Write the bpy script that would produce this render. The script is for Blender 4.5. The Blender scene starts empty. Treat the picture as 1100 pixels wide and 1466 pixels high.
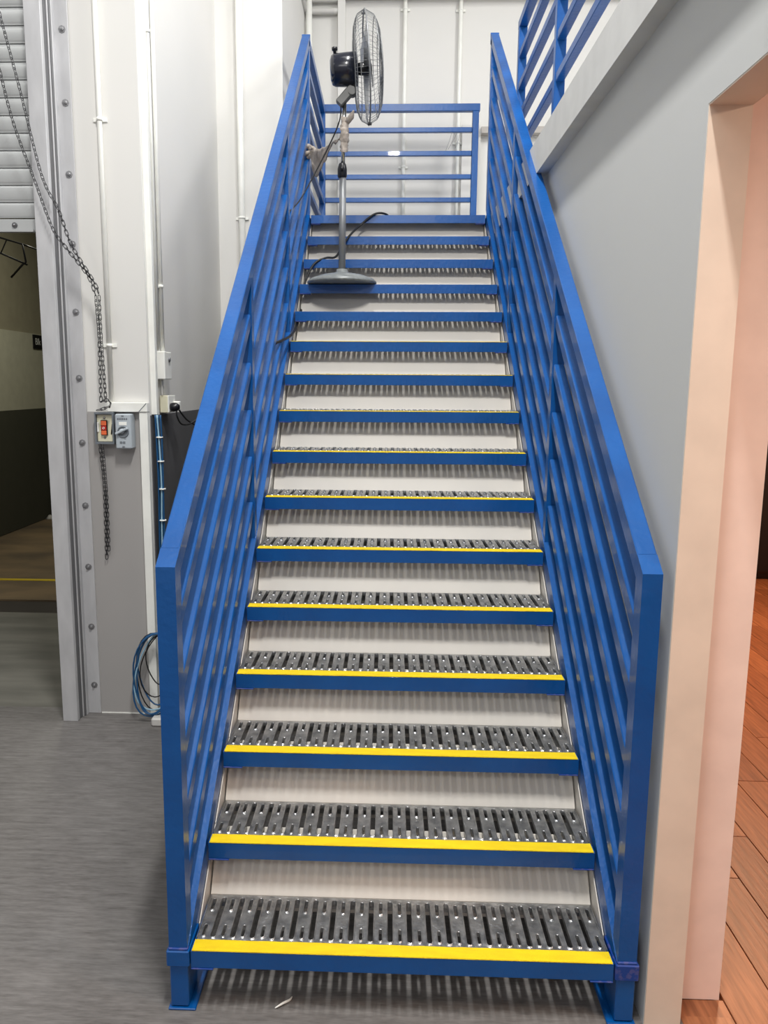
import bpy, math, random
from mathutils import Vector, Matrix, Euler
random.seed(7)
SC = bpy.context.scene
COL = SC.collection
PI = math.pi

# ------------------------------------------------------------------ camera
cam_d = bpy.data.cameras.new('camera')
cam_d.sensor_fit = 'AUTO'; cam_d.sensor_width = 36.0
cam_d.lens = 1100.0 / 1466.0 * 36.0
cam_d.shift_x = 33.86 / 1466.0
cam_d.shift_y = -9.95 / 1466.0
cam_d.clip_start = 0.02; cam_d.clip_end = 200
cam = bpy.data.objects.new('camera', cam_d); COL.objects.link(cam)
R_ = Vector((0.99934554, 0.03565078, 0.00612534)); U_ = Vector((-0.01156232, 0.15436532, 0.98794618)); F_ = Vector((-0.03427551, 0.98737043, -0.1546765))
cam.matrix_world = Matrix(((R_.x, U_.x, -F_.x, -0.0509), (R_.y, U_.y, -F_.y, -1.8618), (R_.z, U_.z, -F_.z, 1.7047), (0, 0, 0, 1)))
SC.camera = cam

# ------------------------------------------------------------------ light
w = bpy.data.worlds.new('world'); SC.world = w; w.use_nodes = True
w.node_tree.nodes['Background'].inputs[0].default_value = (1.0, 0.99, 0.98, 1)
w.node_tree.nodes['Background'].inputs[1].default_value = 0.44
SC.view_settings.view_transform = 'Standard'; SC.view_settings.look = 'None'
SC.view_settings.exposure = 0.0; SC.view_settings.gamma = 1.0
SC.view_settings.use_curve_mapping = False

def area(name, loc, size, power, color=(1, 1, 1), target=None):
    d = bpy.data.lights.new(name, 'AREA'); d.shape = 'RECTANGLE'
    d.size, d.size_y = size; d.energy = power; d.color = color
    o = bpy.data.objects.new(name, d); COL.objects.link(o); o.location = loc
    if target is not None:
        o.rotation_euler = (Vector(target) - Vector(loc)).to_track_quat('-Z', 'Y').to_euler()
    return o
area('batten_light', (0.0, -0.9, 5.2), (0.16, 1.0), 180, (1, 0.99, 0.96))
area('batten_light', (0.0, 1.8, 5.3), (0.14, 0.6), 52, (1, 0.99, 0.96))
area('fill_light', (0.6, 1.8, 6.3), (2.8, 0.25), 14, (1, 0.99, 0.96), (0.5, 5.0, 3.7))  # added fill lamp, brightens the back wall; no fixture there
area('batten_light', (-3.0, -0.6, 5.4), (0.16, 1.5), 22, (1, 0.99, 0.96))
area('fill_light', (3.4, 0.9, 6.0), (1.2, 1.2), 130, (1, 0.99, 0.97), (-1.2, 2.8, 2.6))  # invented fill from the right to lift the left side wall
area('hall_light', (-0.8, -4.5, 4.6), (3.0, 1.0), 45, (1, 0.99, 0.97), (-0.5, 2.0, 1.6))
area('downlight', (1.9, -1.0, 2.58), (0.5, 0.5), 36, (1.0, 0.76, 0.60))
area('downlight', (2.4, 3.2, 2.58), (0.4, 0.4), 95, (1.0, 0.62, 0.38))
area('store_light', (-2.9, 5.6, 3.9), (0.6, 0.6), 40, (1.0, 0.97, 0.82))

# ------------------------------------------------------------------ materials
def lin(c):
    return tuple(((v / 255) / 12.92 if v / 255 <= 0.04045 else ((v / 255 + 0.055) / 1.055) ** 2.4) for v in c) + (1,)

def mat(name, c, rough=0.5, metal=0.0, c2=None, scale=(8, 8, 8), detail=4, lo=0.35, hi=0.65, bump=0.0, bscale=None,
        emis=None, estr=0.0, spec=0.5, coat=0.0):
    m = bpy.data.materials.new(name); m.use_nodes = True
    nt = m.node_tree; b = nt.nodes['Principled BSDF']
    b.inputs['Roughness'].default_value = rough; b.inputs['Metallic'].default_value = metal
    b.inputs['Specular IOR Level'].default_value = spec
    b.inputs['Coat Weight'].default_value = coat
    tc = nt.nodes.new('ShaderNodeTexCoord'); mp = nt.nodes.new('ShaderNodeMapping')
    nt.links.new(tc.outputs['Object'], mp.inputs[0]); mp.inputs['Scale'].default_value = scale
    nz = nt.nodes.new('ShaderNodeTexNoise'); nz.inputs['Scale'].default_value = 1.0; nz.inputs['Detail'].default_value = detail
    nt.links.new(mp.outputs[0], nz.inputs['Vector'])
    cr = nt.nodes.new('ShaderNodeValToRGB')
    cr.color_ramp.elements[0].position = lo; cr.color_ramp.elements[1].position = hi
    cr.color_ramp.elements[0].color = lin(c); cr.color_ramp.elements[1].color = lin(c2 if c2 else tuple(min(255, v * 1.04) for v in c))
    nt.links.new(nz.outputs['Fac'], cr.inputs[0]); nt.links.new(cr.outputs[0], b.inputs['Base Color'])
    if bump:
        n2 = nz
        if bscale:
            mp2 = nt.nodes.new('ShaderNodeMapping'); nt.links.new(tc.outputs['Object'], mp2.inputs[0]); mp2.inputs['Scale'].default_value = bscale
            n2 = nt.nodes.new('ShaderNodeTexNoise'); n2.inputs['Scale'].default_value = 1.0; n2.inputs['Detail'].default_value = 3
            nt.links.new(mp2.outputs[0], n2.inputs['Vector'])
        bp = nt.nodes.new('ShaderNodeBump'); bp.inputs['Strength'].default_value = bump; bp.inputs['Distance'].default_value = 0.01
        nt.links.new(n2.outputs['Fac'], bp.inputs['Height']); nt.links.new(bp.outputs[0], b.inputs['Normal'])
    if emis:
        b.inputs['Emission Color'].default_value = lin(emis); b.inputs['Emission Strength'].default_value = estr
    return m

M = {}
M['blue'] = mat('blue_paint', (0, 74, 142), 0.33, c2=(0, 82, 154), scale=(5, 5, 5), bump=0.12, bscale=(45, 45, 45), coat=0.15)
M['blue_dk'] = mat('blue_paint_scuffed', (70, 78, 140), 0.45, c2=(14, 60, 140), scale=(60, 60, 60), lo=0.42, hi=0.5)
M['cream'] = mat('cream_steel', (214, 208, 199), 0.5, c2=(208, 203, 195), scale=(3, 3, 3))
M['galv'] = mat('galvanized_deck', (180, 180, 180), 0.3, 0.8, c2=(124, 126, 128), scale=(30, 30, 30), detail=6, lo=0.35, hi=0.7, bump=0.25, bscale=(90, 90, 90))
M['yellow'] = mat('yellow_grit_tape', (250, 218, 0), 0.75, c2=(236, 200, 4), scale=(12, 40, 40), lo=0.4, hi=0.75, bump=0.5, bscale=(600, 600, 600))
M['white'] = mat('white_wall_paint', (224, 222, 218), 0.6, c2=(219, 218, 214), scale=(0.8, 0.8, 0.8))
M['white_t'] = mat('white_plastic', (238, 238, 232), 0.4)
M['greywall'] = mat('grey_wall_paint', (200, 201, 199), 0.7, c2=(197, 198, 197), scale=(1, 1, 1))
M['fascia'] = mat('light_grey_fascia_paint', (200, 200, 198), 0.65)
M['wains'] = mat('warm_grey_wainscot_paint', (166, 163, 161), 0.55, c2=(162, 159, 157), scale=(1, 1, 1))
M['dado'] = mat('charcoal_dado_paint', (84, 84, 87), 0.6)
M['jamb'] = mat('cream_jamb_paint', (228, 208, 190), 0.6)
M['pink'] = mat('pale_plaster', (246, 220, 208), 0.6)
M['zinc'] = mat('galvanized_guide', (200, 200, 202), 0.5, 0.2, c2=(184, 184, 186), scale=(14, 14, 5), detail=5, lo=0.3, hi=0.7, bump=0.1)
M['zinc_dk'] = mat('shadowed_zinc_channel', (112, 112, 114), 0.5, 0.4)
M['slat'] = mat('shutter_steel', (190, 192, 192), 0.4, 0.3, c2=(180, 182, 182), scale=(3, 3, 3))
M['chain'] = mat('dark_steel_chain', (70, 70, 72), 0.45, 0.8)
M['bolt'] = mat('bolt_steel', (150, 150, 152), 0.35, 0.8)
M['black'] = mat('black_plastic', (14, 16, 22), 0.3)
M['rubber'] = mat('black_cable_sheath', (16, 16, 18), 0.5)
M['navy'] = mat('dark_motor_housing', (14, 18, 32), 0.22, coat=0.3)
M['chrome'] = mat('chrome_tube', (196, 196, 194), 0.18, 1.0)
M['dgrey'] = mat('dark_grey_cast_bracket', (88, 88, 86), 0.45)
M['silver'] = mat('silver_painted_tube', (134, 136, 138), 0.4, 0.4)
M['basegr'] = mat('grey_fan_base', (138, 142, 142), 0.35, 0.1, c2=(120, 124, 124), scale=(30, 30, 30))
M['wire'] = mat('guard_wire', (128, 130, 132), 0.35, 0.5)
M['blade'] = mat('fan_blade_metal', (164, 166, 168), 0.35, 0.5)
M['rag'] = mat('dirty_cotton', (176, 166, 156), 0.95, c2=(128, 118, 110), scale=(16, 16, 16), lo=0.4, hi=0.7, bump=0.4, bscale=(80, 80, 80))
M['bcable'] = mat('blue_cable', (22, 76, 120), 0.4)
M['lcable'] = mat('pale_cable', (150, 186, 206), 0.4)
M['boxcream'] = mat('cream_box', (216, 212, 186), 0.45)
M['isol'] = mat('grey_isolator', (176, 184, 190), 0.4)
M['isold'] = mat('isolator_marking', (110, 116, 122), 0.5)
M['orange'] = mat('orange_button', (226, 106, 60), 0.4)
M['red'] = mat('red_button', (170, 34, 24), 0.4)
M['concrete'] = mat('apron_concrete', (128, 126, 118), 0.8, c2=(100, 99, 92), scale=(1.6, 7, 5), detail=7, lo=0.3, hi=0.7, bump=0.2)
M['brownfl'] = mat('stained_concrete', (132, 112, 84), 0.8, c2=(92, 80, 64), scale=(1.2, 2.2, 2), detail=5, lo=0.35, hi=0.65, bump=0.1)
M['dkfloor'] = mat('dark_floor_strip', (52, 46, 42), 0.7)
M['linepaint'] = mat('yellow_line_paint', (206, 178, 30), 0.7)
M['storeup'] = mat('store_upper_wall', (150, 144, 122), 0.8)
M['storepan'] = mat('store_wall_panel', (190, 188, 168), 0.7)
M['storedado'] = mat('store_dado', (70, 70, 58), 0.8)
M['sign'] = mat('black_sign', (14, 14, 14), 0.5)
M['letter'] = mat('white_letter', (225, 225, 220), 0.5)
M['beam'] = mat('beige_beam_paint', (176, 170, 164), 0.6)
M['pipegrey'] = mat('grey_pipe', (196, 194, 190), 0.4)
M['green'] = mat('green_sign_light', (60, 220, 150), 0.5, emis=(70, 232, 160), estr=0.9)
M['wood'] = []
for k, (a, b_) in enumerate((((158, 100, 66), (124, 74, 46)), ((166, 108, 72), (134, 82, 52)), ((148, 92, 60), (116, 70, 44)))):
    M['wood'].append(mat('oak_plank_' + 'abc'[k], a, 0.42, c2=b_, scale=(70, 5, 5), detail=6, lo=0.35, hi=0.65, bump=0.1))

# vinyl floor: streaks across the hall
def floor_mat():
    m = bpy.data.materials.new('grey_streaked_vinyl'); m.use_nodes = True
    nt = m.node_tree; b = nt.nodes['Principled BSDF']; b.inputs['Roughness'].default_value = 0.55
    tc = nt.nodes.new('ShaderNodeTexCoord')
    def noise(sc, det):
        mp = nt.nodes.new('ShaderNodeMapping'); mp.inputs['Scale'].default_value = sc
        nt.links.new(tc.outputs['Object'], mp.inputs[0])
        n = nt.nodes.new('ShaderNodeTexNoise'); n.inputs['Scale'].default_value = 1; n.inputs['Detail'].default_value = det
        nt.links.new(mp.outputs[0], n.inputs['Vector']); return n
    n1 = noise((8, 62, 5), 8); n2 = noise((1.0, 2.5, 1), 3); n3 = noise((30, 190, 10), 4)
    mx = nt.nodes.new('ShaderNodeMath'); mx.operation = 'MULTIPLY_ADD'; mx.inputs[1].default_value = 0.55
    nt.links.new(n1.outputs['Fac'], mx.inputs[0])
    m2 = nt.nodes.new('ShaderNodeMath'); m2.operation = 'MULTIPLY_ADD'; m2.inputs[1].default_value = 0.36; m2.inputs[2].default_value = 0.0
    nt.links.new(n3.outputs['Fac'], m2.inputs[0]); nt.links.new(m2.outputs[0], mx.inputs[2])
    m3 = nt.nodes.new('ShaderNodeMath'); m3.operation = 'MULTIPLY_ADD'; m3.inputs[1].default_value = 0.2
    nt.links.new(n2.outputs['Fac'], m3.inputs[0]); nt.links.new(mx.outputs[0], m3.inputs[2])
    cr = nt.nodes.new('ShaderNodeValToRGB'); e = cr.color_ramp.elements
    e[0].position = 0.34; e[0].color = lin((84, 80, 78)); e[1].position = 0.72; e[1].color = lin((126, 123, 121))
    x = e.new(0.5); x.color = lin((104, 101, 99))
    nt.links.new(m3.outputs[0], cr.inputs[0]); nt.links.new(cr.outputs[0], b.inputs['Base Color'])
    bp = nt.nodes.new('ShaderNodeBump'); bp.inputs['Strength'].default_value = 0.15; bp.inputs['Distance'].default_value = 0.004
    nt.links.new(n1.outputs['Fac'], bp.inputs['Height']); nt.links.new(bp.outputs[0], b.inputs['Normal'])
    return m
M['vinyl'] = floor_mat()

# ------------------------------------------------------------------ mesh helpers
class MB:
    def __init__(s): s.v = []; s.f = []; s.sm = []
    def add(s, vs, fs, smooth=False):
        o = len(s.v); s.v += [tuple(p) for p in vs]
        s.f += [tuple(i + o for i in f) for f in fs]; s.sm += [smooth] * len(fs); return s
    def box(s, x0, x1, y0, y1, z0, z1, bev=0.0):
        if bev <= 0:
            v = [(x, y, z) for z in (z0, z1) for y in (y0, y1) for x in (x0, x1)]
            return s.add(v, [(0, 2, 3, 1), (4, 5, 7, 6), (0, 1, 5, 4), (2, 6, 7, 3), (0, 4, 6, 2), (1, 3, 7, 5)])
        return s.obox(Matrix.Translation(((x0 + x1) / 2, (y0 + y1) / 2, (z0 + z1) / 2)), x1 - x0, y1 - y0, z1 - z0, bev)
    def obox(s, mt, a, b, c, bev=0.002):
        # chamfered box, local sizes a,b,c
        h = (a / 2, b / 2, c / 2); bev = min(bev, min(h) * 0.6); vs = []; idx = {}
        for sx in (-1, 1):
            for sy in (-1, 1):
                for sz in (-1, 1):
                    for ax in range(3):
                        p = [sx * (h[0] - bev), sy * (h[1] - bev), sz * (h[2] - bev)]
                        p[ax] = (sx, sy, sz)[ax] * h[ax]
                        idx[(sx, sy, sz, ax)] = len(vs); vs.append(mt @ Vector(p))
        f = []
        for ax in range(3):
            o1, o2 = [i for i in range(3) if i != ax]
            for sg in (-1, 1):
                q = []
                for (u, v) in ((-1, -1), (1, -1), (1, 1), (-1, 1)):
                    k = [0, 0, 0]; k[ax] = sg; k[o1] = u; k[o2] = v; q.append(idx[(k[0], k[1], k[2], ax)])
                f.append(tuple(q) if (sg > 0) != (ax == 1) else tuple(reversed(q)))
        for ax in range(3):
            o1, o2 = [i for i in range(3) if i != ax]
            for u in (-1, 1):
                for v in (-1, 1):
                    a0 = [0, 0, 0]; a1 = [0, 0, 0]; a0[ax] = -1; a1[ax] = 1
                    for k in (a0, a1): k[o1] = u; k[o2] = v
                    q = [idx[(*a0, o1)], idx[(*a1, o1)], idx[(*a1, o2)], idx[(*a0, o2)]]
                    f.append(tuple(q) if (u * v > 0) != (ax == 1) else tuple(reversed(q)))
        for sx in (-1, 1):
            for sy in (-1, 1):
                for sz in (-1, 1):
                    q = [idx[(sx, sy, sz, k)] for k in range(3)]
                    f.append(tuple(q) if sx * sy * sz > 0 else tuple(reversed(q)))
        return s.add(vs, f)
    def bar(s, p, q, wd, ht, bev=0.002, up=(0, 0, 1)):
        p = Vector(p); q = Vector(q); d = q - p; y = d.normalized(); u = Vector(up)
        x = y.cross(u).normalized(); z = x.cross(y)
        mt = Matrix(((x.x, y.x, z.x, 0), (x.y, y.y, z.y, 0), (x.z, y.z, z.z, 0), (0, 0, 0, 1)))
        mt.translation = (p + q) / 2
        return s.obox(mt, wd, d.length, ht, bev)
    def prism(s, poly, x0, x1):            # poly in (y, z), extruded along x
        n = len(poly); v = [(x0, y, z) for y, z in poly] + [(x1, y, z) for y, z in poly]
        f = [tuple(range(n)), tuple(reversed(range(n, 2 * n)))]
        f += [(i, i + n, (i + 1) % n + n, (i + 1) % n) for i in range(n)]
        return s.add(v, f)
    def tube(s, pts, r, n=8, cap=True, closed=False):
        pts = [Vector(p) for p in pts]; m = len(pts)
        rr = r if isinstance(r, (list, tuple)) else [r] * m
        vs = []; prev = None
        for i, p in enumerate(pts):
            if closed: t = (pts[(i + 1) % m] - pts[i - 1])
            else: t = pts[min(i + 1, m - 1)] - pts[max(i - 1, 0)]
            t.normalize()
            if prev is None:
                a = Vector((0, 0, 1)) if abs(t.z) < 0.9 else Vector((1, 0, 0))
                u = t.cross(a).normalized()
            else:
                u = (prev - t * prev.dot(t)).normalized()
            prev = u; v = t.cross(u)
            for k in range(n):
                a = 2 * PI * k / n
                vs.append(p + (u * math.cos(a) + v * math.sin(a)) * rr[i])
        f = []
        for i in range(m if closed else m - 1):
            j = (i + 1) % m
            for k in range(n):
                f.append((i * n + k, i * n + (k + 1) % n, j * n + (k + 1) % n, j * n + k))
        s.add(vs, f, True)
        if cap and not closed:
            o = len(s.v) - m * n
            s.f += [tuple(o + k for k in reversed(range(n))), tuple(o + (m - 1) * n + k for k in range(n))]; s.sm += [False, False]
        return s
    def lathe(s, prof, mt=None, n=24, smooth=True):   # prof (r, z)
        mt = mt or Matrix(); vs = []
        for r, z in prof:
            for k in range(n):
                a = 2 * PI * k / n; vs.append(mt @ Vector((r * math.cos(a), r * math.sin(a), z)))
        f = []
        for i in range(len(prof) - 1):
            for k in range(n):
                f.append((i * n + k, i * n + (k + 1) % n, (i + 1) * n + (k + 1) % n, (i + 1) * n + k))
        s.add(vs, f, smooth)
        o = len(s.v) - len(vs)
        if prof[0][0] > 1e-4: s.f.append(tuple(o + k for k in reversed(range(n)))); s.sm.append(False)
        if prof[-1][0] > 1e-4: s.f.append(tuple(o + (len(prof) - 1) * n + k for k in range(n))); s.sm.append(False)
        return s
    def mesh(s, name, m):
        me = bpy.data.meshes.new(name); me.from_pydata(s.v, [], s.f)
        me.polygons.foreach_set('use_smooth', s.sm); me.update(); me.materials.append(m); return me
    def build(s, name, m, parent=None, **k):
        return link(name, s.mesh(name, m), parent, **k)

def link(name, me, parent=None, label=None, cat=None, group=None, kind=None, loc=None):
    o = bpy.data.objects.new(name, me); COL.objects.link(o)
    if parent: o.parent = parent
    if loc: o.location = loc
    return tag(o, label, cat, group, kind)
def tag(o, label=None, cat=None, group=None, kind=None):
    if label: o['label'] = label
    if cat: o['category'] = cat
    if group: o['group'] = group
    if kind: o['kind'] = kind
    return o
def thing(name, label, cat, loc=(0, 0, 0), group=None):
    o = bpy.data.objects.new(name, None); COL.objects.link(o); o.location = loc
    o.empty_display_size = 0.05
    return tag(o, label, cat, group)
def struct(name, mb, m, label=None):
    return mb.build(name, m, kind='structure', label=label)
def smooth_pts(P, n=6):
    P = [Vector(p) for p in P]; out = []
    for i in range(len(P) - 1):
        a = P[max(i - 1, 0)]; b = P[i]; c = P[i + 1]; d = P[min(i + 2, len(P) - 1)]
        for k in range(n):
            t = k / n
            out.append(0.5 * ((2 * b) + (c - a) * t + (2 * a - 5 * b + 4 * c - d) * t * t + (3 * b - a - 3 * c + d) * t ** 3))
    out.append(P[-1]); return out
AX = Matrix.Rotation(PI / 2, 4, 'Y')     # local z -> world x
AY = Matrix.Rotation(-PI / 2, 4, 'X')    # local z -> world y
def T(x, y, z): return Matrix.Translation((x, y, z))

# ------------------------------------------------------------------ the setting
XW = 0.658          # right wall plane
XL = -1.222         # left side wall plane
struct('floor', MB().box(-4.9, XW + 0.11, -4.5, 1.95, -0.12, 0).box(-1.54, XW + 0.11, 1.95, 5.2, -0.12, 0), M['vinyl'], 'grey streaked vinyl floor of the hall')
struct('floor_apron', MB().box(-4.9, -1.54, 1.95, 3.63, -0.12, -0.003), M['concrete'], 'worn concrete strip beyond the roller shutter')
struct('floor_strip', MB().box(-4.9, -1.54, 3.63, 3.98, -0.12, -0.02), M['dkfloor'], 'dark strip crossing the floor beyond the shutter')  # darker floor strip, set slightly lower than the concrete on either side
struct('floor_store', MB().box(-4.9, -1.54, 3.98, 7.9, -0.12, -0.006), M['brownfl'], 'brown stained concrete floor of the dark storeroom')
ln = MB(); ln.box(-4.37, -1.56, 4.565, 4.625, -0.006, -0.003)
struct('trim_1', ln, M['linepaint'], 'yellow line painted across the storeroom floor')

# right wall with the doorway (opening Y < 0, head at 2.33)
rw = MB(); rw.box(XW, XW + 0.095, 0.0, 5.1, 0, 2.70).box(XW, XW + 0.095, -4.5, 0.0, 2.33, 2.70)
struct('wall_right', rw, M['greywall'])
jm = MB(); jm.box(XW + 0.001, XW + 0.097, -0.004, 0.0, 0, 2.33).box(XW + 0.001, XW + 0.097, -4.5, -0.004, 2.326, 2.33)
struct('trim_2', jm, M['jamb'], 'cream lining of the doorway jamb and head')
# pilaster inside the room, just behind the jamb
struct('wall_right_inner', MB().box(XW + 0.097, 0.90, 0.095, 0.30, 0, 2.70), M['pink'], 'pale pink-lit wall end behind the doorway jamb')
struct('wall_room_head', MB().box(XW + 0.097, 0.757, -4.5, 0.095, 2.345, 2.70), M['pink'])
# the warm room behind
struct('wall_room_far', MB().box(0.90, 4.6, 6.0, 6.1, 0, 2.7), M['jamb'])
struct('wall_room_side', MB().box(4.6, 4.7, -4.5, 6.1, 0, 2.7), M['jamb'])
struct('wall_room_near', MB().box(XW + 0.1, 4.7, -4.6, -4.5, 0, 2.7), M['jamb'])
# mezzanine slab over the room, proud of the wall
struct('ceiling', MB().box(XW - 0.0, 4.7, -4.6, 5.1, 2.70, 2.80), M['jamb'], 'underside of the mezzanine over the warm-lit room')
struct('trim_3', MB().box(0.607, XW, -4.5, 3.40, 2.652, 2.805).box(XW, XW + 0.1, -4.5, 3.40, 2.801, 2.805), M['fascia'], 'light grey fascia edge of the mezzanine floor')
struct('floor_mezzanine', MB().box(XW + 0.1, 4.7, -4.5, 5.05, 2.80, 2.806).box(0.635, XW + 0.1, 3.40, 5.05, 2.70, 2.806), M['fascia'])

# left side: column front, side wall, return column, back wall
wl = MB(); wl.box(-1.54, XL, 1.90, 2.05, 0, 5.6)
struct('wall_left_front', wl, M['white'], 'white wall pier between the roller shutter and the stairs')
struct('wall_left', MB().box(XL - 0.12, XL, 2.05, 3.60, 0, 5.6), M['white'], 'white side wall running back beside the stairs')
struct('wall_left_pier', MB().box(XL - 0.12, -0.775, 3.60, 5.05, 0, 5.6), M['white'], 'projecting white wall bay behind the stair rail')
struct('wall_back_upper', MB().box(0.76, 4.7, 5.05, 5.2, 2.81, 5.6), M['white'])
struct('wall_back', MB().box(-1.4, 0.76, 5.05, 5.2, 0, 5.6), M['white'], 'white back wall behind the landing')
struct('wall_above_shutter', MB().box(-3.0, -1.54, 1.92, 2.05, 4.02, 5.6), M['white'])
struct('wall_left_far', MB().box(-4.9, -3.0, 1.92, 2.05, 0, 5.6), M['white'])
# painted lower panels
struct('trim_4', MB().box(-1.528, -1.262, 1.894, 1.90, 0.006, 1.566), M['wains'], 'warm grey painted lower panel of the pier')
struct('trim_5', MB().box(XL, XL + 0.004, 2.05, 3.60, 0, 1.548), M['dado'], 'charcoal painted lower half of the side wall')
struct('trim_6', MB().box(XL, XL + 0.004, 1.91, 2.05, 0, 1.548), M['dado'])
struct('baseboard_left', MB().box(-1.528, -1.262, 1.892, 1.90, 0, 0.006), M['white_t'])
# store room
struct('wall_store_left', MB().box(-4.55, -4.40, 2.05, 7.9, 1.39, 4.3).box(-4.55, -4.385, 2.05, 7.85, 0, 1.39), M['storeup'])
struct('wall_store_panel', MB().box(-4.40, -4.381, 4.6, 7.84, 1.39, 2.295), M['storepan'], 'pale boarded band on the storeroom wall')
struct('wall_store_dado', MB().box(-4.385, -4.379, 2.05, 7.84, 0, 1.39), M['storedado'], 'dark olive lower part of the storeroom wall')
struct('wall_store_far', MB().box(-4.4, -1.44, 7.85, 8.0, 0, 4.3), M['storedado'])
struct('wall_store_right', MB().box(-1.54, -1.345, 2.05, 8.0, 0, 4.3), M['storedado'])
struct('ceiling_store', MB().box(-4.9, -1.345, 3.0, 8.0, 4.3, 4.4), M['storeup'])

# ------------------------------------------------------------------ staircase
RUN, RISE, Z1 = 0.2272, 0.175, 0.18
SL = RISE / RUN
stair = thing('staircase', 'blue steel staircase with perforated galvanized treads, yellow nosing strips and barred side railings', 'staircase')
XT = 0.5715
def nose(i): return (i * RUN, Z1 + i * RISE)

# perforated deck mesh (local: nose at y=0, top z=0)
def deck_mesh():
    mb = MB(); W = 0.0275; n = 41; yb0, yb1 = 0.043, 0.231
    def cell(xc, y0, y1, h0, h1, q=1.0):
        hw = W / 2
        def ring(r, z):
            p = []
            for k in range(6):
                a = PI * k / 5; p.append((xc + r * math.cos(a), h1 + r * math.sin(a), z))
            for k in range(6):
                a = PI + PI * k / 5; p.append((xc + r * math.cos(a), h0 + r * math.sin(a), z))
            return p
        rect = [(xc + hw, h1, 0), (xc + hw, y1, 0), (xc + hw / 3, y1, 0), (xc - hw / 3, y1, 0), (xc - hw, y1, 0), (xc - hw, h1, 0),
                (xc - hw, h0, 0), (xc - hw, y0, 0), (xc - hw / 3, y0, 0), (xc + hw / 3, y0, 0), (xc + hw, y0, 0), (xc + hw, h0, 0)]
        rings = [rect, ring(0.0046 + 0.0046 * q, 0.0), ring(0.0030 + 0.0046 * q, 0.0038), ring(0.0014 + 0.0046 * q, 0.0044), ring(0.0005 + 0.0046 * q, 0.0022), ring(0.0046 * q, -0.010)]
        vs = [p for r in rings for p in r]; f = []
        for i in range(len(rings) - 1):
            for k in range(12):
                j = (k + 1) % 12
                f.append((i * 12 + k, i * 12 + j, (i + 1) * 12 + j, (i + 1) * 12 + k))
        o = len(mb.v); mb.v += vs
        for q, ff in enumerate(f): mb.f.append(tuple(o + t for t in ff)); mb.sm.append(q >= 12)
    x0 = -W * n / 2
    for c in range(n):
        xc = x0 + W * (c + 0.5)
        if c % 2: cell(xc, yb0, yb1, 0.058, 0.210, 1.4)
        else:
            cell(xc, yb0, 0.137, 0.060, 0.096, 0.8); cell(xc, 0.137, yb1, 0.168, 0.206, 0.9)
    e = W * n / 2
    mb.box(-e, e, yb0 - 0.002, yb0, -0.035, 0.0).box(-e, e, yb1, yb1 + 0.002, -0.035, 0.0)
    mb.box(-e - 0.002, -e, yb0 + 0.004, yb1 - 0.004, -0.03, 0.006).box(e, e + 0.002, yb0 + 0.004, yb1 - 0.004, -0.03, 0.006)
    return mb.mesh('tread_deck', M['galv'])
def tread_frame_mesh():
    mb = MB()
    mb.box(-XT, XT, 0.0, 0.004, -0.052, -0.001, 0.0012).box(-XT, XT, 0.004, 0.041, -0.005, -0.001)
    for s in (-1, 1):   # side cleats carrying the deck
        a, b = sorted((s * XT, s * (XT - 0.004)))
        mb.box(a, b, 0.004, 0.20, -0.052, -0.008)
    return mb.mesh('tread', M['blue'])
def bracket_mesh(s):
    a, b = sorted((s * (XT - 0.001), s * (XT - 0.062)))
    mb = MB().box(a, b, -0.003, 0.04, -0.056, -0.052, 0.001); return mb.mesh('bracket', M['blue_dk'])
def tape_mesh():
    mb = MB(); rnd = random.Random(3); n = 40; vs = []; f = []
    for i in range(n + 1):
        x = -XT + 0.004 + (2 * XT - 0.008) * i / n
        e = rnd.uniform(-0.0008, 0.0008)
        for y, z in ((-0.0006 + e * .3, -0.0006), (0.0 + e, 0.0018), (0.042 + e, 0.0018), (0.042 + e, 0.0)): vs.append((x, y, z))
    for i in range(n):
        for k in range(3): f.append((i * 4 + k, i * 4 + k + 1, i * 4 + k + 5, i * 4 + k + 4)[::-1])
    mb.add(vs, f); return mb.mesh('nosing_tape', M['yellow'])
def riser_mesh():
    mb = MB(); t = 0.003
    P = [(.237, -.05), (.237, .0), (.340, .158)]
    Q = [(.340 + t, .158), (.237 + t, .0), (.237 + t, -.05)]
    n = 6; poly = P + Q; x0, x1 = -0.569, 0.569
    v = [(x0, y, z) for y, z in poly] + [(x1, y, z) for y, z in poly]
    f = [(i, i + n, (i + 1) % n + n, (i + 1) % n) for i in range(n)]
    f += [(i, i + 1, 4 - i, 5 - i) for i in range(2)] + [tuple(q + n for q in (5 - i, 4 - i, i + 1, i)) for i in range(2)]
    mb.add(v, f); return mb.mesh('riser', M['cream'])
def cheek_mesh(s):
    a, b = sorted((s * 0.5735, s * 0.5765))
    return MB().prism([(.118, -.008), (.34, .163), (.346, .163), (.346, -.05), (.118, -.05)], a, b).mesh('riser_cheek', M['cream'])
DM, TM, YM, RM = deck_mesh(), tread_frame_mesh(), tape_mesh(), riser_mesh()
BM = [bracket_mesh(-1), bracket_mesh(1)]; CM = [cheek_mesh(-1), cheek_mesh(1)]
for i in range(16):
    y, z = nose(i)
    t = link('tread', TM, stair, loc=(0, y, z))
    if i < 15:
        link('tread_deck', DM, t)
        link('riser', RM, t)
        for c in CM: link('riser_cheek', c, t)
    for b in BM: link('bracket', b, t)
    if i < 11: link('nosing_tape', YM, t, label='yellow anti-slip strip')
y16, z16 = nose(15)
lp = MB(); lp.box(-0.63, 0.635, y16 + 0.042, 4.74, z16 - 0.012, z16 - 0.001); lp.box(-0.63, 0.63, 4.69, 4.74, z16 - 0.12, z16 - 0.012)
for yy in (3.75, 4.05, 4.35): lp.box(-0.57, 0.57, yy - 0.02, yy + 0.02, z16 - 0.08, z16 - 0.012)
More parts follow.
